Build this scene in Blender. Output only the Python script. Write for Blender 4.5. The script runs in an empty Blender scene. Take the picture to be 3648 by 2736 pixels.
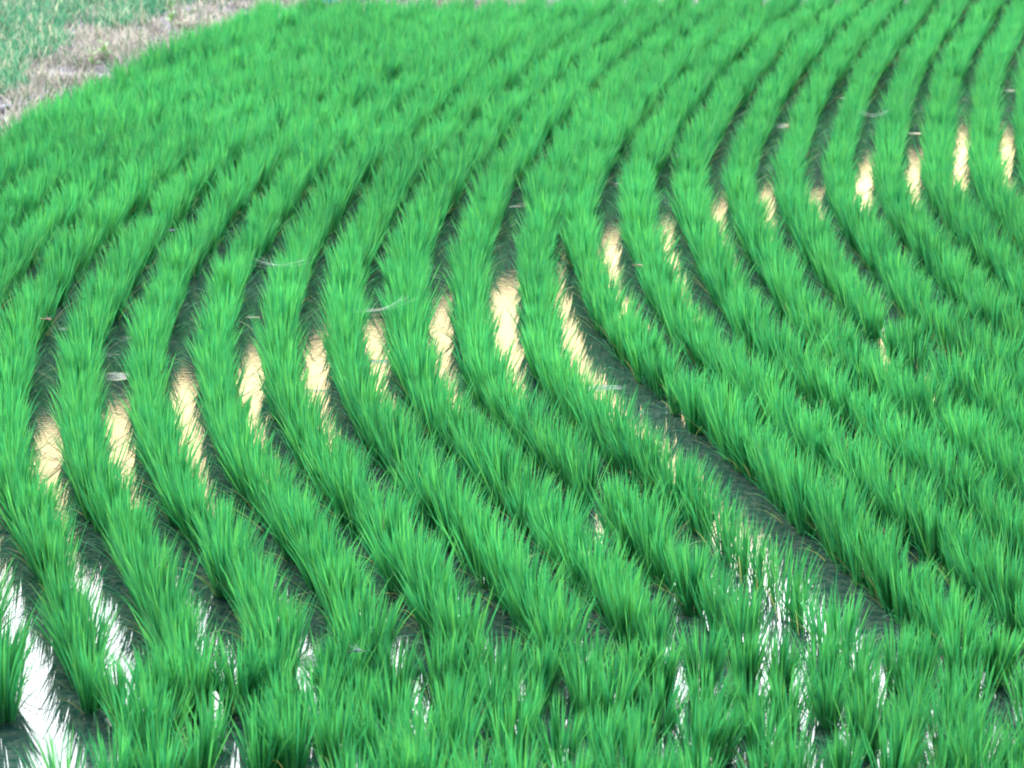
import bpy, math, random
import numpy as np
from mathutils import Vector, Matrix, noise

rng = np.random.default_rng(7)
random.seed(7)
S = bpy.context.scene
COL = S.collection

# ------------------------------------------------------------------ camera
PITCH = math.radians(17.0)
CAM_H = 3.205
FPX = 8571.0                      # focal length in photo pixels (photo 3648 wide)
cam = bpy.data.cameras.new('camera')
cam.sensor_width = 36.0
cam.lens = FPX / 3648 * 36.0
cam.clip_start = 0.1
cam.clip_end = 2000
cam.dof.use_dof = True
cam.dof.focus_distance = 9.6
cam.dof.aperture_fstop = 4.5
camo = bpy.data.objects.new('camera', cam)
COL.objects.link(camo)
camo.location = (0, 0, CAM_H)
camo.rotation_euler = (math.pi/2 - PITCH, 0, 0)
S.camera = camo

# ------------------------------------------------------------------ sky and sun
W = bpy.data.worlds.new('World')
S.world = W
W.use_nodes = True
nt = W.node_tree
for n in list(nt.nodes): nt.nodes.remove(n)
N = nt.nodes.new; L = nt.links.new
SUN_EL, SUN_AZ = math.radians(52), math.radians(-35)     # azimuth from +Y towards +X
out = N('ShaderNodeOutputWorld'); bg = N('ShaderNodeBackground'); L(bg.outputs[0], out.inputs[0])
sky = N('ShaderNodeTexSky'); sky.sky_type = 'NISHITA'; sky.sun_disc = False
sky.sun_elevation = SUN_EL; sky.sun_rotation = SUN_AZ; sky.dust_density = 3.0; sky.air_density = 1.0
bg.inputs[1].default_value = 0.10
# evening cloud bank in the sky ahead: pale gold low down, white above
tc = N('ShaderNodeTexCoord'); sep = N('ShaderNodeSeparateXYZ'); L(tc.outputs['Generated'], sep.inputs[0])
ramp = N('ShaderNodeValToRGB'); L(sep.outputs['Z'], ramp.inputs[0])
cr = ramp.color_ramp
def z(deg): return math.sin(math.radians(deg))
K = 1/110.0
stops = [(z(0), (22, 24, 20)), (z(7), (38, 38, 26)), (z(10.5), (108, 79, 37)), (z(20.3), (112, 84, 40)),
         (z(21.8), (190, 196, 200)), (z(34), (150, 158, 165)), (z(50), (60, 68, 76)), (z(90), (22, 27, 34))]
cr.elements[0].position = 0; cr.elements[1].position = 1
while len(cr.elements) < len(stops): cr.elements.new(0.5)
for e, (p, c) in zip(cr.elements, stops):
    e.position = p; e.color = (c[0]*K, c[1]*K, c[2]*K, 1)
front = N('ShaderNodeMapRange'); front.interpolation_type = 'SMOOTHSTEP'
L(sep.outputs['Y'], front.inputs['Value'])
front.inputs['From Min'].default_value = -0.35; front.inputs['From Max'].default_value = 0.75
cn = N('ShaderNodeTexNoise'); cn.inputs['Scale'].default_value = 5.0; cn.inputs['Detail'].default_value = 4
L(tc.outputs['Generated'], cn.inputs['Vector'])
cm = N('ShaderNodeMapRange'); L(cn.outputs['Fac'], cm.inputs['Value'])
cm.inputs['From Min'].default_value = 0.3; cm.inputs['From Max'].default_value = 0.7
cm.inputs['To Min'].default_value = 0.8; cm.inputs['To Max'].default_value = 1.15
mul = N('ShaderNodeMath'); mul.operation = 'MULTIPLY'; L(front.outputs[0], mul.inputs[0]); L(cm.outputs[0], mul.inputs[1])
sc = N('ShaderNodeVectorMath'); sc.operation = 'SCALE'; L(ramp.outputs[0], sc.inputs[0])
mul2 = N('ShaderNodeMath'); mul2.operation = 'MULTIPLY'; L(mul.outputs[0], mul2.inputs[0]); mul2.inputs[1].default_value = 72.0
L(mul2.outputs[0], sc.inputs['Scale'])
add = N('ShaderNodeVectorMath'); add.operation = 'ADD'; L(sc.outputs[0], add.inputs[0])
tint = N('ShaderNodeVectorMath'); tint.operation = 'MULTIPLY'; L(sky.outputs[0], tint.inputs[0]); tint.inputs[1].default_value = (0.9, 1.0, 1.0)
L(tint.outputs[0], add.inputs[1]); L(add.outputs[0], bg.inputs[0])

sl = bpy.data.lights.new('sun', 'SUN'); sl.energy = 1.3; sl.angle = math.radians(12); sl.color = (1, 0.96, 0.88)
so = bpy.data.objects.new('sun', sl); COL.objects.link(so)
sd = Vector((math.sin(SUN_AZ)*math.cos(SUN_EL), math.cos(SUN_AZ)*math.cos(SUN_EL), math.sin(SUN_EL)))
so.rotation_euler = sd.to_track_quat('Z', 'Y').to_euler()
so.location = sd*20

S.view_settings.view_transform = 'Standard'; S.view_settings.look = 'None'
S.view_settings.exposure = 0.27; S.view_settings.gamma = 1.0
S.cycles.max_bounces = 8; S.cycles.transmission_bounces = 6; S.cycles.transparent_max_bounces = 8
S.cycles.use_denoising = True
S.cycles.sample_clamp_indirect = 8
S.cycles.pixel_filter_type = 'BLACKMAN_HARRIS'; S.cycles.filter_width = 1.9

# ------------------------------------------------------------------ helpers
CP, SP = math.cos(PITCH), math.sin(PITCH)
def at(px, py, zz=0.0):
    """photo pixel -> point on the plane z = zz"""
    u = (px-1824)/FPX; v = (1368-py)/FPX
    d = np.array([u, CP+v*SP, -SP+v*CP])
    t = (zz-CAM_H)/d[2]
    return np.array([0, 0, CAM_H]) + d*t
def project(P):
    P = np.asarray(P, float)
    x = P[..., 0]; y = P[..., 1]; zz = P[..., 2]-CAM_H
    dep = y*CP - zz*SP; up = y*SP + zz*CP
    return 1824+FPX*x/dep, 1368-FPX*up/dep, dep

def tag(o, label=None, cat=None, group=None, kind=None):
    if label: o['label'] = label
    if cat: o['category'] = cat
    if group: o['group'] = group
    if kind: o['kind'] = kind
    return o
def mesh_np(name, verts, faces, uvs=None, mat=None):
    """verts (n,3), faces (m,4) with index -1 in the last column for triangles"""
    me = bpy.data.meshes.new(name)
    verts = np.asarray(verts, np.float32); faces = np.asarray(faces)
    tri = faces[:, 3] < 0
    cnt = np.where(tri, 3, 4).astype(np.int32)
    start = np.concatenate([[0], np.cumsum(cnt)[:-1]]).astype(np.int32)
    mask = np.ones(faces.shape, bool); mask[tri, 3] = False
    loops = faces[mask].astype(np.int32)
    me.vertices.add(len(verts)); me.vertices.foreach_set('co', verts.ravel())
    me.loops.add(len(loops)); me.loops.foreach_set('vertex_index', loops)
    me.polygons.add(len(faces)); me.polygons.foreach_set('loop_start', start); me.polygons.foreach_set('loop_total', cnt)
    me.polygons.foreach_set('use_smooth', np.ones(len(faces), bool))
    if uvs is not None:
        ul = me.uv_layers.new(name='UVMap')
        ul.data.foreach_set('uv', np.asarray(uvs, np.float32)[loops].ravel())
    me.update(calc_edges=True)
    if mat: me.materials.append(mat)
    return me
def link(name, me, parent=None, loc=None):
    o = bpy.data.objects.new(name, me); COL.objects.link(o)
    if parent: o.parent = parent
    if loc is not None: o.location = loc
    return o
def new_mat(name):
    m = bpy.data.materials.new(name); m.use_nodes = True
    n = m.node_tree
    for x in list(n.nodes): n.nodes.remove(x)
    return m, n, n.nodes.new, n.links.new
def simple_mat(name, col, rough=0.7, var=0.3, scale=30, spec=0.3):
    m, n, N, L = new_mat(name)
    o = N('ShaderNodeOutputMaterial'); p = N('ShaderNodeBsdfPrincipled'); L(p.outputs[0], o.inputs[0])
    g = N('ShaderNodeNewGeometry'); t = N('ShaderNodeTexNoise'); L(g.outputs['Position'], t.inputs['Vector'])
    t.inputs['Scale'].default_value = scale; t.inputs['Detail'].default_value = 5
    r = N('ShaderNodeMapRange'); L(t.outputs['Fac'], r.inputs['Value'])
    r.inputs['From Min'].default_value = .3; r.inputs['From Max'].default_value = .7
    r.inputs['To Min'].default_value = 1-var; r.inputs['To Max'].default_value = 1+var
    v = N('ShaderNodeVectorMath'); v.operation = 'SCALE'; v.inputs[0].default_value = col[:3]; L(r.outputs[0], v.inputs['Scale'])
    L(v.outputs[0], p.inputs['Base Color']); p.inputs['Roughness'].default_value = rough
    p.inputs['Specular IOR Level'].default_value = spec
    b = N('ShaderNodeBump'); L(t.outputs['Fac'], b.inputs['Height']); b.inputs['Strength'].default_value = .4; b.inputs['Distance'].default_value = .01
    L(b.outputs[0], p.inputs['Normal'])
    return m

def leaf_mat(name, dark, mid, light, old, old_from=0.95, trans=0.45, rough=0.45, patch=0.6):
    """blade material: u = random number of the blade, v = place along the blade"""
    m, n, N, L = new_mat(name)
    o = N('ShaderNodeOutputMaterial')
    uv = N('ShaderNodeUVMap'); uv.uv_map = 'UVMap'; s = N('ShaderNodeSeparateXYZ'); L(uv.outputs[0], s.inputs[0])
    r = N('ShaderNodeValToRGB'); L(s.outputs['X'], r.inputs[0]); c = r.color_ramp
    c.elements[0].position = 0; c.elements[0].color = (*dark, 1)
    c.elements[1].position = 1; c.elements[1].color = (*old, 1)
    for p, k in ((0.5*old_from, mid), (old_from-0.02, light), (old_from+0.01, old)):
        e = c.elements.new(p); e.color = (*k, 1)
    # the sheath at the foot of a leaf is paler and duller, the blade fresh green
    g = N('ShaderNodeNewGeometry'); t = N('ShaderNodeTexNoise'); L(g.outputs['Position'], t.inputs['Vector'])
    t.inputs['Scale'].default_value = patch; t.inputs['Detail'].default_value = 3
    mr = N('ShaderNodeMapRange'); L(t.outputs['Fac'], mr.inputs['Value'])
    mr.inputs['From Min'].default_value = .3; mr.inputs['From Max'].default_value = .7
    mr.inputs['To Min'].default_value = .85; mr.inputs['To Max'].default_value = 1.18
    v = N('ShaderNodeVectorMath'); v.operation = 'SCALE'; L(r.outputs[0], v.inputs[0]); L(mr.outputs[0], v.inputs['Scale'])
    p = N('ShaderNodeBsdfPrincipled'); L(v.outputs[0], p.inputs['Base Color'])
    p.inputs['Roughness'].default_value = rough; p.inputs['Specular IOR Level'].default_value = 0.35
    tr = N('ShaderNodeBsdfTranslucent')
    tv = N('ShaderNodeVectorMath'); tv.operation = 'MULTIPLY'; L(v.outputs[0], tv.inputs[0]); tv.inputs[1].default_value = (1.1, 1.15, 0.9)
    L(tv.outputs[0], tr.inputs['Color'])
    mx = N('ShaderNodeMixShader'); mx.inputs[0].default_value = trans
    L(p.outputs[0], mx.inputs[1]); L(tr.outputs[0], mx.inputs[2]); L(mx.outputs[0], o.inputs[0])
    return m

M_RICE = leaf_mat('rice_leaf', (0.026, 0.225, 0.105), (0.053, 0.345, 0.125), (0.125, 0.465, 0.122), (0.28, 0.30, 0.12), rough=0.5, trans=.44)
M_GRASS = leaf_mat('bank_grass_leaf', (0.03, 0.17, 0.11), (0.07, 0.27, 0.18), (0.20, 0.38, 0.27), (0.50, 0.48, 0.42), old_from=.82, patch=2.0)
M_STRAW = leaf_mat('dry_grass_leaf', (0.24, 0.21, 0.21), (0.52, 0.47, 0.46), (0.78, 0.71, 0.68), (0.16, 0.30, 0.16), old_from=.86, trans=.2, rough=.7, patch=2.5)
M_WEED = leaf_mat('weed_leaf', (0.08, 0.22, 0.06), (0.14, 0.32, 0.08), (0.24, 0.42, 0.16), (0.3, 0.4, 0.1), trans=.35)

# ------------------------------------------------------------------ blades
def blades(n, base, L_, w, az, tilt, bend, twist, seg=6, u=None, tipw=0.0):
    """n arched blades as one vertex/face/uv set. All arguments are arrays of length n (base: n x 3)."""
    t = np.linspace(0, 1, seg+1)
    tl = tilt[:, None] + bend[:, None]*t[None]**1.6
    ds = (L_/seg)[:, None]
    dh = np.sin(tl)*ds; dz = np.cos(tl)*ds
    h = np.concatenate([np.zeros((n, 1)), np.cumsum(dh[:, :-1], 1)], 1)
    zz = np.concatenate([np.zeros((n, 1)), np.cumsum(dz[:, :-1], 1)], 1)
    ca, sa = np.cos(az)[:, None], np.sin(az)[:, None]
    side = .012*np.sin(t[None]*3+twist[:, None]*5)*L_[:, None]
    P = np.stack([base[:, :1]+ca*h-sa*side, base[:, 1:2]+sa*h+ca*side, base[:, 2:3]+zz], 2)
    tw = az+math.pi/2+twist
    wd = np.stack([np.cos(tw), np.sin(tw), 0*tw], 1)
    prof = np.interp(t, [0, .15, .5, .8, 1], [.55, .8, 1, .62, tipw])
    off = wd[:, None, :]*(w[:, None]*prof[None]*.5)[:, :, None]
    A = P-off; B = P+off
    # columns A_i, B_i ; the tip is one vertex
    V = np.concatenate([np.stack([A[:, :-1], B[:, :-1]], 2).reshape(n, 2*seg, 3), P[:, -1:]], 1)
    nv = 2*seg+1
    f = []
    for i in range(seg-1): f.append([2*i, 2*i+1, 2*i+3, 2*i+2])
    f.append([2*seg-2, 2*seg-1, 2*seg, -1])
    f = np.array(f)
    F = f[None]+(np.arange(n)*nv)[:, None, None]
    F[:, -1, 3] = -1
    if u is None: u = rng.random(n)
    vv = np.concatenate([np.repeat(t[:-1], 2), [1]])
    UV = np.stack([np.repeat(u[:, None], nv, 1), np.repeat(vv[None], n, 0)], 2)
    return V.reshape(-1, 3), F.reshape(-1, 4), UV.reshape(-1, 2)

def rice_hill(n=60, seg=6, scale=1.0, tone=0.0):
    az = rng.random(n)*2*math.pi
    q = rng.random(n)
    r0 = .006+.032*np.sqrt(rng.random(n))
    base = np.stack([np.cos(az)*r0, np.sin(az)*r0, np.full(n, -.03)], 1)
    L_ = (.224+.088*rng.random(n))*scale
    tilt = .02+.24*q**1.1
    bend = .03+.50*rng.random(n)**2.3
    w = .0050+.0032*rng.random(n)
    # leaves stand in small sheaves, one tiller each
    nt_ = max(6, n//5); til = rng.integers(0, nt_, n)
    taz = rng.random(nt_)*6.283; tq = rng.random(nt_)
    az = taz[til]+rng.normal(0, .25, n); q = np.clip(tq[til]+rng.normal(0, .12, n), 0, 1)
    tr_ = .006+.032*np.sqrt(rng.random(nt_)); r0 = tr_[til]
    base = np.stack([np.cos(az)*r0, np.sin(az)*r0, np.full(n, -.03)], 1)
    L_ = L_*(.90+.2*rng.random(nt_))[til]
    tilt = .015+.34*q**1.1
    az2 = az+rng.normal(0, .45, n)
    tw = rng.normal(0, .8, n)
    u = np.clip(rng.random(n)*.84+.03+tone, 0.01, .92)
    # a few low arching leaves and one or two yellowed ones
    k = max(3, n//12)
    tilt[:k] = .35+.45*rng.random(k); bend[:k] = .5+.9*rng.random(k); L_[:k] *= .8; w[:k] *= .75
    u[:k] = np.where(rng.random(k) < .28, .975, u[:k]*.5)
    return blades(n, base, L_, w, az2, tilt, bend, tw, seg, u)

def merge(parts):
    V = []; F = []; U = []; o = 0
    for v, f, u in parts:
        f = f.copy(); m = f >= 0; f[m] += o
        V.append(v); F.append(f); U.append(u); o += len(v)
    return np.concatenate(V), np.concatenate(F), np.concatenate(U)

# ------------------------------------------------------------------ row curves (plan view, metres)
C2 = np.array([[-0.022, 7.364], [-0.329, 8.33], [-0.658, 9.28], [-0.875, 10.284], [-0.958, 11.269], [-0.985, 12.259], [-0.926, 13.272],
               [-0.84, 14.333], [-0.67, 15.31], [-0.50, 16.34], [-0.17, 18.06], [0.22, 19.82], [0.66, 21.44], [1.1, 23.0], [1.6, 24.95]])
C3 = np.array([[2.021, 9.364], [1.62, 10.954], [1.498, 12.604], [1.52, 14.24], [1.791, 15.906], [2.12, 17.544], [2.522, 19.217], [2.964, 20.798], [3.4, 22.392]])
def dense(C, ext0=3.0, ext1=12.0):
    C = np.vstack([2*C[0]-C[1], C, 2*C[-1]-C[-2]]); o = []
    for i in range(1, len(C)-2):
        t = np.linspace(0, 1, 60, endpoint=False)[:, None]
        p0, p1, p2, p3 = C[i-1:i+3]
        o.append(.5*(2*p1+(-p0+p2)*t+(2*p0-5*p1+4*p2-p3)*t**2+(-p0+3*p1-3*p2+p3)*t**3))
    D = np.vstack(o+[C[-2][None]])
    a = D[0]-D[3]; a /= np.linalg.norm(a); b = D[-1]-D[-6]; b /= np.linalg.norm(b)
    la = np.linspace(ext0, .03, 100)[:, None]; lb = np.linspace(.03, ext1, 300)[:, None]
    return np.vstack([D[0]+a*la, D, D[-1]+b*lb])
def offset(D, d):
    T = np.gradient(D, axis=0); T /= np.linalg.norm(T, axis=1)[:, None]
    for _ in range(3):
        T[1:-1] = (T[:-2]+T[1:-1]+T[2:])/3
    T /= np.linalg.norm(T, axis=1)[:, None]
    return D+np.stack([T[:, 1], -T[:, 0]], 1)*d       # positive d: to the right
def walk(Q, step):
    s = np.r_[0, np.cumsum(np.linalg.norm(np.diff(Q, axis=0), axis=1))]
    q = np.arange(rng.random()*step, s[-1], step)
    q = q+rng.normal(0, .008, len(q))
    return np.stack([np.interp(q, s, Q[:, 0]), np.interp(q, s, Q[:, 1])], 1)

# edge of the bank: the rice tips seen against it, on the plane of the tips
bank_px = [(-1500, 1120), (-600, 700), (0, 374), (100, 338), (180, 280), (280, 236), (400, 202), (520, 168), (600, 142), (700, 92), (800, 48), (900, 14), (960, -10), (1200, -26), (1560, -30), (1780, -36), (2300, -50), (3600, -130), (5200, -240)]
BANK = np.array([at(x, y, .285)[:2] for x, y in bank_px])
def beyond(P):
    """how far a plan point lies beyond the bank edge (metres, + = on the bank side)"""
    P = np.atleast_2d(P)
    a = BANK[:-1]; b = BANK[1:]; ab = b-a
    t = np.clip(((P[:, None]-a)*ab).sum(2)/(ab**2).sum(1), 0, 1)
    q = a+t[..., None]*ab
    d2 = ((P[:, None]-q)**2).sum(2); i = d2.argmin(1); r = np.arange(len(P))
    cr_ = ab[i, 0]*(P[:, 1]-a[i, 1])-ab[i, 1]*(P[:, 0]-a[i, 0])
    return np.sqrt(d2[r, i])*np.sign(cr_)
# near edge of the curved rows: where the crosswise headland rows begin
HEAD = [(-2000, 2720), (0, 2650), (600, 2560), (1200, 2500), (2000, 2480), (3648, 2440), (6000, 2400)]
HEADW = np.array([at(x, y, 0)[:2] for x, y in HEAD])
def head_y(x): return np.interp(x, HEADW[:, 0], HEADW[:, 1])

rows = []         # (name of the row, plan points ordered from the near end)
D2, D3 = dense(C2), dense(C3)
for k in range(-40, 8):                     # row centres of the pass left of the wide channel and the ones before it
    rows.append(('c', k, offset(D2, .3*(k-3.5))))
for k in range(0, 26):
    rows.append(('c', 8+k, offset(D3, .3*(k-3.5))))
hills = []        # x, y, row key
for kind, key, Q in rows:
    # an offset curve on the inside of a tight bend folds: drop the folded part
    dd = np.diff(Q, axis=0); D = (D2 if key < 8 else D3); ok = (dd*np.diff(D, axis=0)).sum(1) > 0
    Q = Q[np.r_[True, ok]]
    P = walk(Q, .128)
    P = P[(beyond(P) < -.03) & (P[:, 1] > head_y(P[:, 0])+.16)]
    P = P+rng.normal(0, .011, P.shape)
    P = P[rng.random(len(P)) > .018]      # a few plants failed
    # the two passes of the planting machine close up on each other before the channel opens
    wy = np.interp(P[:, 1:], [10.4, 11.6, 13.2, 14.5], [0, 1, 1, 0])
    P = P+np.array([{7: .055, 6: .02, 8: -.055, 9: -.025}.get(key, 0), 0])*wy
    for p in P: hills.append((p[0], p[1], ('c', key)))
HS = .28
for j in range(7):
    x0 = [-9, -9, -1.40, -0.50, -0.42, -0.35, -0.2][j]
    xs = np.arange(x0+rng.random()*.155, 9, .122+.012*rng.random())
    xs = xs+rng.normal(0, .026, len(xs))
    for x in xs:
        hills.append((x, head_y(x)-HS*j*.93+rng.normal(0, .02), ('h', j)))
def open_water(x, y, k):
    a, b, _ = project(np.array([x, y, 0.0]))
    if k[0] == 'h' and a < 130: return True
    c = np.interp(b, [2100, 2400, 2800, 3000], [90, 165, 300, 350])
    return k[0] == 'h' and abs(a-c) < 80
hills = [q for q in hills if not open_water(*q)]
H = np.array([(a, b) for a, b, _ in hills]); HK = [k for _, _, k in hills]
px, py, dep = project(np.c_[H, np.zeros(len(H))])
tx, ty, _ = project(np.c_[H, np.full(len(H), .30)])
near = (px > -1000) & (px < 3648+1000) & (ty < 2736+350) & (py > -220)
inframe = (px > 10) & (px < 3638) & (ty < 2640) & (py > 0)
sel = np.where(inframe)[0]
sel = sel[np.argsort(dep[sel])][:300]
selset = set(sel.tolist())
print('hills', len(H), 'near', near.sum(), 'in frame', inframe.sum())

# ------------------------------------------------------------------ rice plants: the 300 that show largest, one object each
protos = []
for i in range(14):
    n = [120, 130, 110, 124, 136, 112, 126, 132, 104, 120, 128, 108, 140, 38][i]
    v, f, u = rice_hill(n, 7, 1.0+.05*math.sin(i*2.1), tone=.04*math.sin(i*1.7))
    protos.append(mesh_np('rice_plant', v, f, u, M_RICE))
ORD = ['first', 'second', 'third', 'fourth', 'fifth', 'sixth', 'seventh', 'eighth', 'ninth', 'tenth', 'eleventh', 'twelfth', 'thirteenth',
       'fourteenth', 'fifteenth', 'sixteenth', 'seventeenth', 'eighteenth', 'nineteenth', 'twentieth']
def ordinal(i):
    if i < 20: return ORD[i]
    return {2: 'twenty', 3: 'thirty', 4: 'forty'}[(i+1)//10]+'-'+ORD[i % 10] if (i+1) % 10 else ['', '', 'twentieth', 'thirtieth', 'fortieth'][(i+1)//10]
def vigour(i):
    x, y = H[i]; v = 1+.16*noise.noise(Vector((x*.8, y*.5, 11)))
    v += .17*min(1, max(0, (y-12)/6))*min(1, max(0, (2.2-x)/3.5))
    if HK[i][0] == 'h': v *= .93
    return v
def thin(i):
    if HK[i][0] == 'h' and px[i] < 330: return True
    return HK[i] == ('c', 7) and 1900 < py[i] < 2330
byrow = {}
for i in sel: byrow.setdefault(HK[i], []).append(i)
hrows = sorted([k for k in byrow if k[0] == 'h'], key=lambda k: -k[1])     # nearest first
crows = sorted([k for k in byrow if k[0] == 'c'], key=lambda k: k[1])      # left to right
first = None
def place(i, label, group):
    global first
    m = protos[13 if thin(i) or rng.random() < .02 else int(rng.integers(13))]
    if first is None:
        o = link('rice_plant', m); first = o
    else:
        o = first.copy(); o.data = m; COL.objects.link(o)
    s = rng.uniform(.92, 1.08)*vigour(i)
    o.location = (H[i, 0], H[i, 1], 0); o.rotation_euler = (rng.normal(0, .04), rng.normal(0, .04), rng.random()*6.283)
    o.scale = (s*rng.uniform(.95, 1.08), s*rng.uniform(.95, 1.08), s*rng.uniform(.94, 1.06))
    tag(o, label, 'rice plant', group)
for j, k in enumerate(hrows):
    for q, i in enumerate(sorted(byrow[k], key=lambda i: H[i, 0])):
        row = 'nearest crosswise row of the paddy' if j == 0 else ORD[j]+' crosswise row from the near edge'
        place(i, f'rice plant, {ordinal(q)} from the left in the {row}', 'rice plants of the crosswise rows')
for j, k in enumerate(crows):
    for q, i in enumerate(sorted(byrow[k], key=lambda i: dep[i])):
        place(i, f'rice plant, {ordinal(q)} from the near end of the {ordinal(j)} curving row from the left', 'rice plants of the curving rows')

# the rest of the field: one mass of some thousands of the same plants
lo = []
for i in range(22):
    lo.append(rice_hill(int(rng.integers(92, 122)), 5, 1.0+.05*math.sin(i*1.3), tone=.05*math.sin(i*2.3)))
sparse = rice_hill(34, 5)
rest = [i for i in np.where(near)[0] if i not in selset]
parts = []
for i in rest:
    v, f, u = lo[int(rng.integers(len(lo)))] if not thin(i) else sparse
    a = rng.random()*6.283; s = rng.uniform(.92, 1.08)*vigour(i); ca, sa = math.cos(a)*s, math.sin(a)*s
    lx, ly = rng.normal(0, .04, 2)
    R = np.array([[ca, -sa, 0], [sa, ca, 0], [0, 0, s*rng.uniform(.93, 1.06)]])
    w = v@R.T; w[:, 0] += lx*w[:, 2]; w[:, 1] += ly*w[:, 2]
    parts.append((w+np.array([H[i, 0], H[i, 1], 0]), f, u))
v, f, u = merge(parts)
o = link('rice_field', mesh_np('rice_field', v, f, u, M_RICE))
tag(o, 'dense rows of young green rice curving away through the flooded paddy', 'rice', kind='stuff')

# ------------------------------------------------------------------ ground, water
def grid(x0, x1, nx, y0, y1, ny, hf):
    xs = np.linspace(x0, x1, nx); ys = np.linspace(y0, y1, ny)
    X, Y = np.meshgrid(xs, ys); P = np.c_[X.ravel(), Y.ravel()]
    V = np.c_[P, hf(P)]
    i = np.arange(nx*ny).reshape(ny, nx)
    F = np.stack([i[:-1, :-1], i[:-1, 1:], i[1:, 1:], i[1:, :-1]], 2).reshape(-1, 4)
    return V, F
def bank_h(P):
    b = beyond(P)
    h = np.interp(b, [-.25, 0.0, .12, .5, 2.0, 6, 60], [-.10, -.02, .05, .09, .14, .30, .9])
    nz = np.array([noise.noise(Vector((x*1.6, y*1.6, 0)))*.03+noise.noise(Vector((x*6, y*6, 3)))*.012 for x, y in P])
    return h+np.where(b > 0, nz, 0)
mg, n_, N, L = new_mat('bank_soil')
o_ = N('ShaderNodeOutputMaterial'); p = N('ShaderNodeBsdfPrincipled'); L(p.outputs[0], o_.inputs[0])
g = N('ShaderNodeNewGeometry'); t = N('ShaderNodeTexNoise'); L(g.outputs['Position'], t.inputs['Vector']); t.inputs['Scale'].default_value = 4; t.inputs['Detail'].default_value = 10; t.inputs['Roughness'].default_value = .65
r = N('ShaderNodeValToRGB'); L(t.outputs['Fac'], r.inputs[0])
r.color_ramp.elements[0].position = .38; r.color_ramp.elements[0].color = (.05, .04, .05, 1)
r.color_ramp.elements[1].position = .66; r.color_ramp.elements[1].color = (.28, .25, .28, 1)
L(r.outputs[0], p.inputs['Base Color']); p.inputs['Roughness'].default_value = .9
b = N('ShaderNodeBump'); L(t.outputs['Fac'], b.inputs['Height']); b.inputs['Strength'].default_value = .8; b.inputs['Distance'].default_value = .03; L(b.outputs[0], p.inputs['Normal'])
V, F = grid(-9, 9, 150, 5, 34, 240, bank_h)
tag(link('ground', mesh_np('ground', V, F, None, mg)), 'uneven earth bank with soil and stones beyond the paddy edge', kind='structure')
# far ground out to the horizon, a sheet below the near one
def flat(P): return np.full(len(P), -.14)
V, F = grid(-600, 600, 40, -300, 1500, 40, flat)
mfar = simple_mat('far_meadow', (.07, .16, .06), .9, .4, .3)
tag(link('far_ground', mesh_np('far_ground', V, F, None, mfar)), 'flat green land reaching to the horizon', kind='structure')

# a wooded ridge beyond the paddy: out of the frame, but its dark flank is what the far water mirrors
def ridge():
    xs = np.linspace(-70, 70, 240); ts = np.linspace(0, 1, 16); V = []
    for t in ts:
        for x in xs:
            az = math.degrees(math.atan2(x, 90)); el = 15.7-.35*max(-24, min(30, az))
            hh = math.tan(math.radians(max(el, 4)))*78
            hh *= 1+.035*noise.noise(Vector((x*.16, 0, 2)))+.03*noise.noise(Vector((x*.6, 0, 5)))+.02*noise.noise(Vector((x*1.7, 0, 9)))
            prof = math.sin(min(1, t/.6)*math.pi/2) if t < .6 else math.cos((t-.6)/.4*math.pi/2)
            V.append((x, 78+t*30+2.0*noise.noise(Vector((x*.5, t*6, 1))), -.3+hh*prof+1.2*noise.noise(Vector((x*.7, t*9, 4)))*(prof > .1)*(t < .55)))
    n = len(xs); i = np.arange(n*len(ts)).reshape(len(ts), n)
    F = np.stack([i[:-1, :-1], i[:-1, 1:], i[1:, 1:], i[1:, :-1]], 2).reshape(-1, 4)
    return np.array(V), F
V, F = ridge()
tag(link('hills', mesh_np('hills', V, F, None, simple_mat('wooded_slope', (.035, .085, .04), .95, .5, 1.2, .1))), 'dark wooded ridge rising beyond the paddy', kind='structure')

mw, n_, N, L = new_mat('paddy_water')
o_ = N('ShaderNodeOutputMaterial'); p = N('ShaderNodeBsdfPrincipled'); L(p.outputs[0], o_.inputs[0])
g = N('ShaderNodeNewGeometry')
t = N('ShaderNodeTexNoise'); L(g.outputs['Position'], t.inputs['Vector']); t.inputs['Scale'].default_value = 26; t.inputs['Detail'].default_value = 10; t.inputs['Roughness'].default_value = .78
r = N('ShaderNodeValToRGB'); L(t.outputs['Fac'], r.inputs[0])
r.color_ramp.elements[0].position = .42; r.color_ramp.elements[0].color = (.008, .040, .036, 1)
r.color_ramp.elements[1].position = .66; r.color_ramp.elements[1].color = (.085, .115, .085, 1)
L(r.outputs[0], p.inputs['Base Color']); p.inputs['Roughness'].default_value = .015; p.inputs['IOR'].default_value = 1.36
# still water with patches of fine ripples lying across the view
mp = N('ShaderNodeMapping'); L(g.outputs['Position'], mp.inputs[0]); mp.inputs['Scale'].default_value = (9, 75, 1)
rp = N('ShaderNodeTexNoise'); L(mp.outputs[0], rp.inputs['Vector']); rp.inputs['Scale'].default_value = 1.0; rp.inputs['Detail'].default_value = 3
pm = N('ShaderNodeMapping'); L(g.outputs['Position'], pm.inputs[0]); pm.inputs['Scale'].default_value = (1.6, 3.6, 1); pm.inputs['Location'].default_value = (3.7, 5.3, 0)
pt = N('ShaderNodeTexNoise'); L(pm.outputs[0], pt.inputs['Vector']); pt.inputs['Scale'].default_value = 1.0; pt.inputs['Detail'].default_value = 2
pr = N('ShaderNodeMapRange'); L(pt.outputs['Fac'], pr.inputs['Value']); pr.inputs['From Min'].default_value = .665; pr.inputs['From Max'].default_value = .74
pr.inputs['To Min'].default_value = .008; pr.inputs['To Max'].default_value = .6
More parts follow.
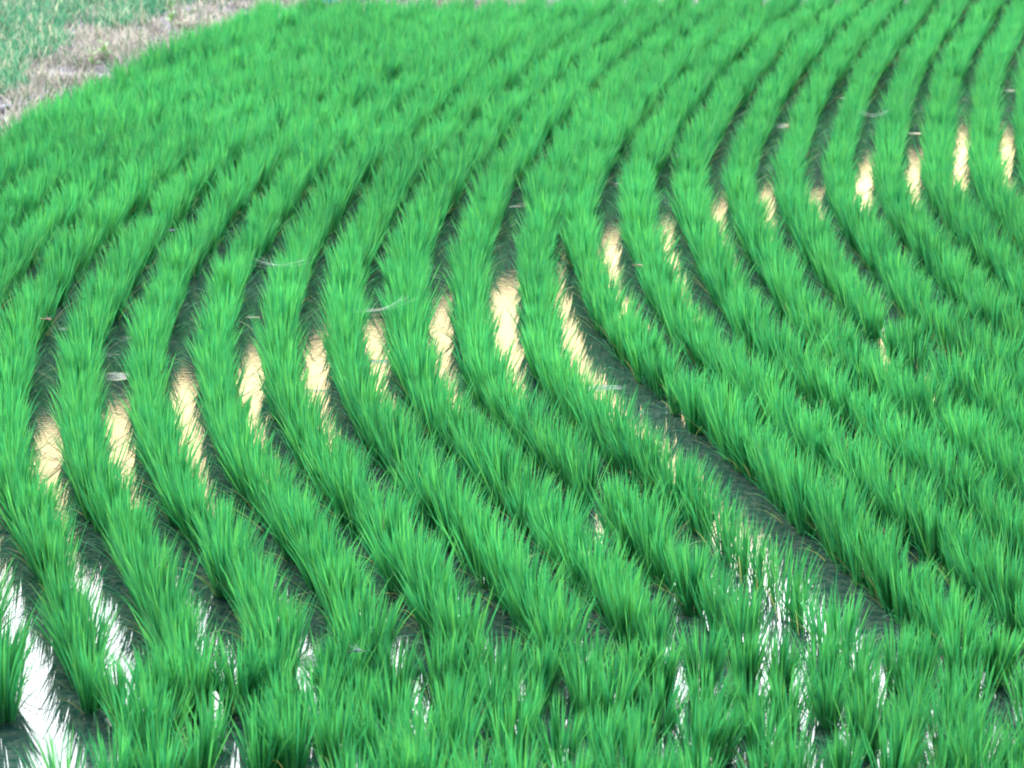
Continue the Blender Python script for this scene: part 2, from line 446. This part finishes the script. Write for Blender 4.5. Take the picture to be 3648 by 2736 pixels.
b = N('ShaderNodeBump'); L(rp.outputs['Fac'], b.inputs['Height']); L(pr.outputs[0], b.inputs['Strength']); b.inputs['Distance'].default_value = .012
L(b.outputs[0], p.inputs['Normal'])
wl = [(-9, 2.0), (9, 2.0), (9, 34), (-9, 34)]
V = np.array([(x, y, 0) for x, y in wl]); F = np.array([[0, 1, 2, 3]])
tag(link('water', mesh_np('water', V, F, None, mw)), 'still shallow paddy water mirroring a pale gold and white sky', kind='structure')

n = 1100
fx = rng.uniform(-300, 3900, n); fy = rng.uniform(900, 2900, n)
FP = np.array([at(a, b, 0) for a, b in zip(fx, fy)])
cl = np.array([noise.noise(Vector((x*1.3, y*.9, 21))) for x, y, _ in FP]); FP = FP[cl > -.05]; n = len(FP)
FP[:, 2] = .004
v, f, u = blades(n, FP, rng.uniform(.012, .06, n), rng.uniform(.0012, .0035, n), rng.random(n)*6.283, np.full(n, 1.56), np.zeros(n), rng.normal(0, .1, n), 3)
M_BITS = simple_mat('floating_straw', (.17, .15, .09), .8, .5, 40)
tag(link('floating_straw', mesh_np('floating_straw', v, f, u, M_BITS)), 'brown bits of old straw floating on the paddy water', 'straw', kind='stuff')

# ------------------------------------------------------------------ the bank: grasses
def scatter_px(n, box, zz=.08):
    x = rng.uniform(box[0], box[2], n); y = rng.uniform(box[1], box[3], n)
    P = np.array([at(a, b, zz)[:2] for a, b in zip(x, y)])
    k = beyond(P) > .03
    return P[k]
def ground_z(P): return bank_h(P)
def region_dry(P):
    """1 on the bare, dried-up strip along the paddy, 0 on the green part"""
    bx, by, _ = project(np.c_[P, np.full(len(P), .1)])
    b = beyond(P)
    nz = np.array([noise.noise(Vector((x*1.1, y*.7, 7))) for x, y in P])
    return ((b < 1.5+nz*1.6) & (P[:, 0] > -3.75+nz*.5)) | (b < .35+nz*.3)
P = scatter_px(20000, (-500, -260, 1900, 520))
dry = region_dry(P)
cl = np.array([noise.noise(Vector((x*2.6, y*1.5, 31)))+.5*noise.noise(Vector((x*7, y*4, 8))) for x, y in P])
keep = np.where(dry, cl > -.3, cl > -.45)
P, dry, cl = P[keep], dry[keep], cl[keep]
def grass(P, mat, name, label, lo_, hi_, wd, tilt, per=5, u=None):
    P = np.repeat(P, per, 0)+rng.normal(0, .03, (len(P)*per, 2))
    P = P[beyond(P) > 0]
    n = len(P)
    base = np.c_[P, ground_z(P)-.01]
    v, f, uu = blades(n, base, rng.uniform(lo_, hi_, n), wd*rng.uniform(.6, 1.3, n), rng.random(n)*6.283, rng.uniform(.05, tilt, n), rng.uniform(.1, .9, n), rng.normal(0, 1, n), 3, u)
    o = link(name, mesh_np(name, v, f, uu, mat)); tag(o, label, 'grass', kind='stuff')
gsel = P[~dry]; dsel = P[dry]
grass(gsel, M_GRASS, 'bank_grass', 'short bluish green grass covering the bank beside the paddy', .06, .20, .012, .8)
k = rng.random(len(dsel)) < .9
grass(dsel[k], M_STRAW, 'dry_grass', 'pale dried straw lying along the paddy edge', .05, .16, .013, 1.35, 5)

# ------------------------------------------------------------------ stones
M_STONE = simple_mat('stone', (.34, .33, .41), .9, .45, 35)
M_STONE2 = simple_mat('brown_stone', (.30, .23, .22), .8, .35, 25)
def rock_mesh(seed, r, sq):
    import bmesh
    bm = bmesh.new(); bmesh.ops.create_icosphere(bm, subdivisions=3, radius=r)
    for v in bm.verts:
        q = v.co.normalized()
        s = 1+.55*noise.noise(q*1.5+Vector((seed*3.1, 0, 0)))+.28*noise.noise(q*3.6+Vector((0, seed, 0)))+.08*noise.noise(q*9)
        v.co = Vector((q.x*r*s*1.25, q.y*r*s, q.z*r*s*sq))
    me = bpy.data.meshes.new('stone'); bm.to_mesh(me); bm.free()
    for p in me.polygons: p.use_smooth = True
    return me
stones = [(68, 372, .055, 'rounded pale bluish stone, largest of those at the paddy edge beside the grass', 0),
          (20, 385, .06, 'greyish purple stone at the left end of the paddy edge', 0),
          (98, 348, .045, 'flat pale stone right beside the rounded bluish one', 0),
          (128, 338, .05, 'pale stone in the middle of the small heap by the rice', 0),
          (150, 318, .045, 'topmost whitish stone of the small heap by the rice', 0),
          (45, 350, .04, 'small dark stone behind the rounded bluish one', 1),
          (1300, 4, .07, 'long grey stone behind the far rice, left of the brown one', 0),
          (1420, 2, .06, 'low grey stone behind the far rice touching the brown one', 0),
          (1565, 6, .065, 'brown stone standing behind the far rice', 1),
          (1675, 4, .07, 'pale bluish stone behind the far rice, right of the brown one', 0),
          (1745, -4, .06, 'rightmost grey stone behind the far rice', 0)]
for i, (sx, sy, r_, lab, mi) in enumerate(stones):
    p_ = at(sx, sy, .10)
    zz = float(bank_h(np.array([p_[:2]]))[0])
    if beyond(p_[:2])[0] < .02:      # keep it on the bank
        d_ = .06-beyond(p_[:2])[0]; p_[1] += d_; zz = float(bank_h(np.array([p_[:2]]))[0])
    me = rock_mesh(i+1, r_, .7); me.materials.append(M_STONE2 if mi else M_STONE)
    o = link('stone', me, loc=(p_[0], p_[1], max(zz, .02)+r_*.08)); o.rotation_euler = (0, 0, i*1.3)
    tag(o, lab, 'stone', 'stones along the paddy edge')

# ------------------------------------------------------------------ weeds and stalks on the bank
def tube(path, radii, sides=7):
    path = [Vector(p) for p in path]; V = []; F = []
    for i, p in enumerate(path):
        d = (path[min(i+1, len(path)-1)]-path[max(i-1, 0)]).normalized()
        a = d.orthogonal().normalized(); b_ = d.cross(a)
        for k in range(sides):
            q = 2*math.pi*k/sides; V.append(p+(a*math.cos(q)+b_*math.sin(q))*radii[i])
    for i in range(len(path)-1):
        for k in range(sides):
            F.append([i*sides+k, i*sides+(k+1) % sides, (i+1)*sides+(k+1) % sides, (i+1)*sides+k])
    V.append(path[-1]); c = len(V)-1
    for k in range(sides): F.append([(len(path)-1)*sides+k, (len(path)-1)*sides+(k+1) % sides, c, -1])
    return np.array([tuple(v) for v in V]), np.array(F)
def broad_leaf(L_, w, az, tilt, base, u, bend=.8):
    """a pointed oval leaf, folded a little along its midrib"""
    n = 7; V = []; F = []
    hx = 0; hz = 0; ca, sa = math.cos(az), math.sin(az)
    for i in range(n+1):
        t = i/n; ang = tilt+bend*t
        if i: hx += math.sin(ang)*L_/n; hz += math.cos(ang)*L_/n
        ww = w*.5*math.sin(math.pi*min(1, t*.96+.04))**.75
        c = (base[0]+ca*hx, base[1]+sa*hx, base[2]+hz)
        V += [(c[0]-sa*ww, c[1]+ca*ww, c[2]+ww*.25), c, (c[0]+sa*ww, c[1]-ca*ww, c[2]+ww*.25)]
    for i in range(n):
        F += [[3*i, 3*i+1, 3*i+4, 3*i+3], [3*i+1, 3*i+2, 3*i+5, 3*i+4]]
    V = np.array(V); return V, np.array(F), np.c_[np.full(len(V), u), np.repeat(np.linspace(0, 1, n+1), 3)]
M_STEM = simple_mat('weed_stem', (.16, .26, .08), .6, .2, 60)
M_DEADSTEM = simple_mat('dead_stem', (.62, .56, .48), .7, .2, 60)
def weed(px_, py_, h_, label, nl, lw, ll):
    p_ = at(px_, py_, .08); zz = float(bank_h(np.array([p_[:2]]))[0])
    root = bpy.data.objects.new('weed', None); COL.objects.link(root); root.location = (p_[0], p_[1], zz); root.empty_display_size = .05
    tag(root, label, 'weed')
    path = [(0, 0, -.02), (.006, 0, h_*.35), (-.004, .006, h_*.7), (.008, .004, h_)]
    v, f = tube(path, [.006, .005, .004, .002]); link('stem', mesh_np('stem', v, f, None, M_STEM), root)
    for k in range(nl):
        t = .12+.85*k/(nl-1); az = k*2.4+rng.normal(0, .2)
        v, f, u = broad_leaf(ll*(1.1-.4*t), lw*(1.1-.4*t), az, .7+rng.normal(0, .15), (0, 0, h_*t), rng.uniform(.3, .9))
        link('leaf', mesh_np('leaf', v, f, u, M_WEED), root)
weed(612, 120, .42, 'tall yellow green weed with small leaves beside the bare pale stalk', 12, .05, .09)
weed(372, 222, .13, 'low weed with broad pale green leaves at the paddy edge', 5, .06, .09)
weed(330, 245, .12, 'small yellowish weed just left of the broad leaved one', 5, .05, .08)
def stalk(px_, py_, h_, label, lean):
    p_ = at(px_, py_, .08); zz = float(bank_h(np.array([p_[:2]]))[0])
    root = bpy.data.objects.new('dead_stalk', None); COL.objects.link(root); root.location = (p_[0], p_[1], zz); root.empty_display_size = .05
    tag(root, label, 'dry plant')
    path = [(0, 0, -.02), (lean*.1, 0, h_*.25), (-lean*.2, 0, h_*.6), (lean*.3, 0, h_)]
    v, f = tube(path, [.014, .011, .009, .006]); link('stem', mesh_np('stem', v, f, None, M_DEADSTEM), root)
    n = 26
    v, f, u = blades(n, np.c_[rng.normal(0, .02, (n, 2)), np.zeros(n)], rng.uniform(.12, .26, n), np.full(n, .012), rng.normal(0, .6, n), rng.uniform(.5, 1.2, n), rng.uniform(.3, .9, n), rng.normal(0, .5, n), 4, rng.uniform(.5, .8, n))
    link('withered_leaves', mesh_np('withered_leaves', v, f, u, M_STRAW), root)
stalk(640, 110, .52, 'bare pale stalk with a fan of withered straw at its foot', .05)
# a scrap of light blue sheet lying behind the far rice
m_blue = simple_mat('blue_sheet', (.25, .62, .85), .35, .12, 12, .5)
V, F = grid(-.13, .13, 14, -.06, .06, 8, lambda P: np.array([.06+.025*noise.noise(Vector((x*22, y*22, 1)))+.03*math.sin(x*25) for x, y in P]))
V2 = V.copy(); V2[:, 2] -= .003; F2 = F[:, ::-1]+len(V)
p_ = at(1190, 2, .14); zz = float(bank_h(np.array([p_[:2]]))[0])
o = link('plastic_sheet', mesh_np('plastic_sheet', np.vstack([V, V2]), np.vstack([F, F2]), None, m_blue), loc=(p_[0], p_[1]+.05, zz))
o.rotation_euler = (.7, 0, .2); o.location.z += .05
tag(o, 'crumpled scrap of light blue plastic lying behind the far rice', 'litter')

# ------------------------------------------------------------------ spider webs between the rows
mweb, n_, N, L = new_mat('web_silk')
o_ = N('ShaderNodeOutputMaterial'); p = N('ShaderNodeBsdfPrincipled'); L(p.outputs[0], o_.inputs[0])
p.inputs['Base Color'].default_value = (.75, .8, .85, 1); p.inputs['Roughness'].default_value = .3
def web(px_, py_, width, label, sag=.03, tiltx=0.0):
    c = at(px_, py_, .24); V = []; F = []; o = 0
    for k in range(8):          # strands strung across the gap, sagging together
        yy = rng.normal(0, .035); z0 = rng.normal(0, .006)
        x0 = -width/2+rng.uniform(0, .25)*width; x1 = width/2-rng.uniform(0, .3)*width
        path = []
        for t in np.linspace(0, 1, 9):
            path.append((x0+(x1-x0)*t, yy*(1-.7*4*t*(1-t)), z0-sag*4*t*(1-t)+tiltx*(t-.5)))
        v, f = tube(path, [.00028]*9, 3); f = f.copy(); m = f >= 0; f[m] += o; V.append(v); F.append(f); o += len(v)
    ob = link('spider_web', mesh_np('spider_web', np.vstack(V), np.vstack(F), None, mweb), loc=tuple(c))
    tag(ob, label, 'spider web')
web(1010, 930, .34, 'whitish spider web sagging between two rows at left of the middle', .025)
web(1370, 1090, .32, 'wide silvery spider web strung over the dark gap above a golden patch', .02, .06)
web(3115, 395, .26, 'small spider web sagging across a gap in the far right rows', .03)

# ------------------------------------------------------------------ dragonflies
M_DARKB = simple_mat('dragonfly_dark', (.03, .05, .12), .4, .1, 50, .5)
M_REDB = simple_mat('dragonfly_orange', (.55, .22, .08), .4, .1, 50, .5)
mwing, n_, N, L = new_mat('dragonfly_wing')
o_ = N('ShaderNodeOutputMaterial'); p = N('ShaderNodeBsdfPrincipled'); tr = N('ShaderNodeBsdfTransparent'); mx = N('ShaderNodeMixShader'); mx.inputs[0].default_value = .15
p.inputs['Base Color'].default_value = (.16, .2, .22, 1); p.inputs['Roughness'].default_value = .6; p.inputs['Specular IOR Level'].default_value = .1
L(tr.outputs[0], mx.inputs[1]); L(p.outputs[0], mx.inputs[2]); L(mx.outputs[0], o_.inputs[0])
def dragonfly(px_, py_, zz, rz, mat, label):
    root = bpy.data.objects.new('dragonfly', None); COL.objects.link(root); root.location = tuple(at(px_, py_, zz)); root.rotation_euler = (0, .15, rz); root.empty_display_size = .02
    tag(root, label, 'dragonfly', 'dragonflies over the rice')
    v, f = tube([(.016, 0, 0), (.014, 0, 0), (.010, 0, 0), (.004, 0, .001), (-.004, 0, .001), (-.010, 0, 0), (-.024, 0, -.001), (-.036, 0, -.001)], [.001, .0038, .003, .0042, .0036, .0018, .0016, .0012], 8)
    link('body', mesh_np('body', v, f, None, mat), root)
    for sx, a in ((.004, .22), (-.002, -.25)):
        for sg in (-1, 1):
            pts = [(0, 0), (.3, .0035), (.75, .0055), (1, .002), (.95, -.003), (.5, -.0035)]
            V = []
            for t, w_ in pts:
                V.append((sx+math.sin(a)*t*.034+w_, sg*math.cos(a)*t*.034, .004+.003*t))
            V = np.array(V); V2 = V-[0, 0, .0003]
            F = np.array([[0, 1, 5, -1], [1, 2, 4, 5], [2, 3, 4, -1]]); F2 = F.copy(); m = F2 >= 0; F2[m] += 6
            link('wing', mesh_np('wing', np.vstack([V, V2]), np.vstack([F, F2]), None, mwing), root)
dragonfly(1272, 2318, .33, .6, M_DARKB, 'dark blue dragonfly hovering over the crosswise rows')
dragonfly(612, 822, .36, .1, M_DARKB, 'dark dragonfly resting on rice tips in the upper left')
dragonfly(170, 1137, .33, 0, M_REDB, 'orange dragonfly on the tips of a left hand row')
dragonfly(2278, 946, .35, .3, M_REDB, 'orange dragonfly on the row right of the middle channel')
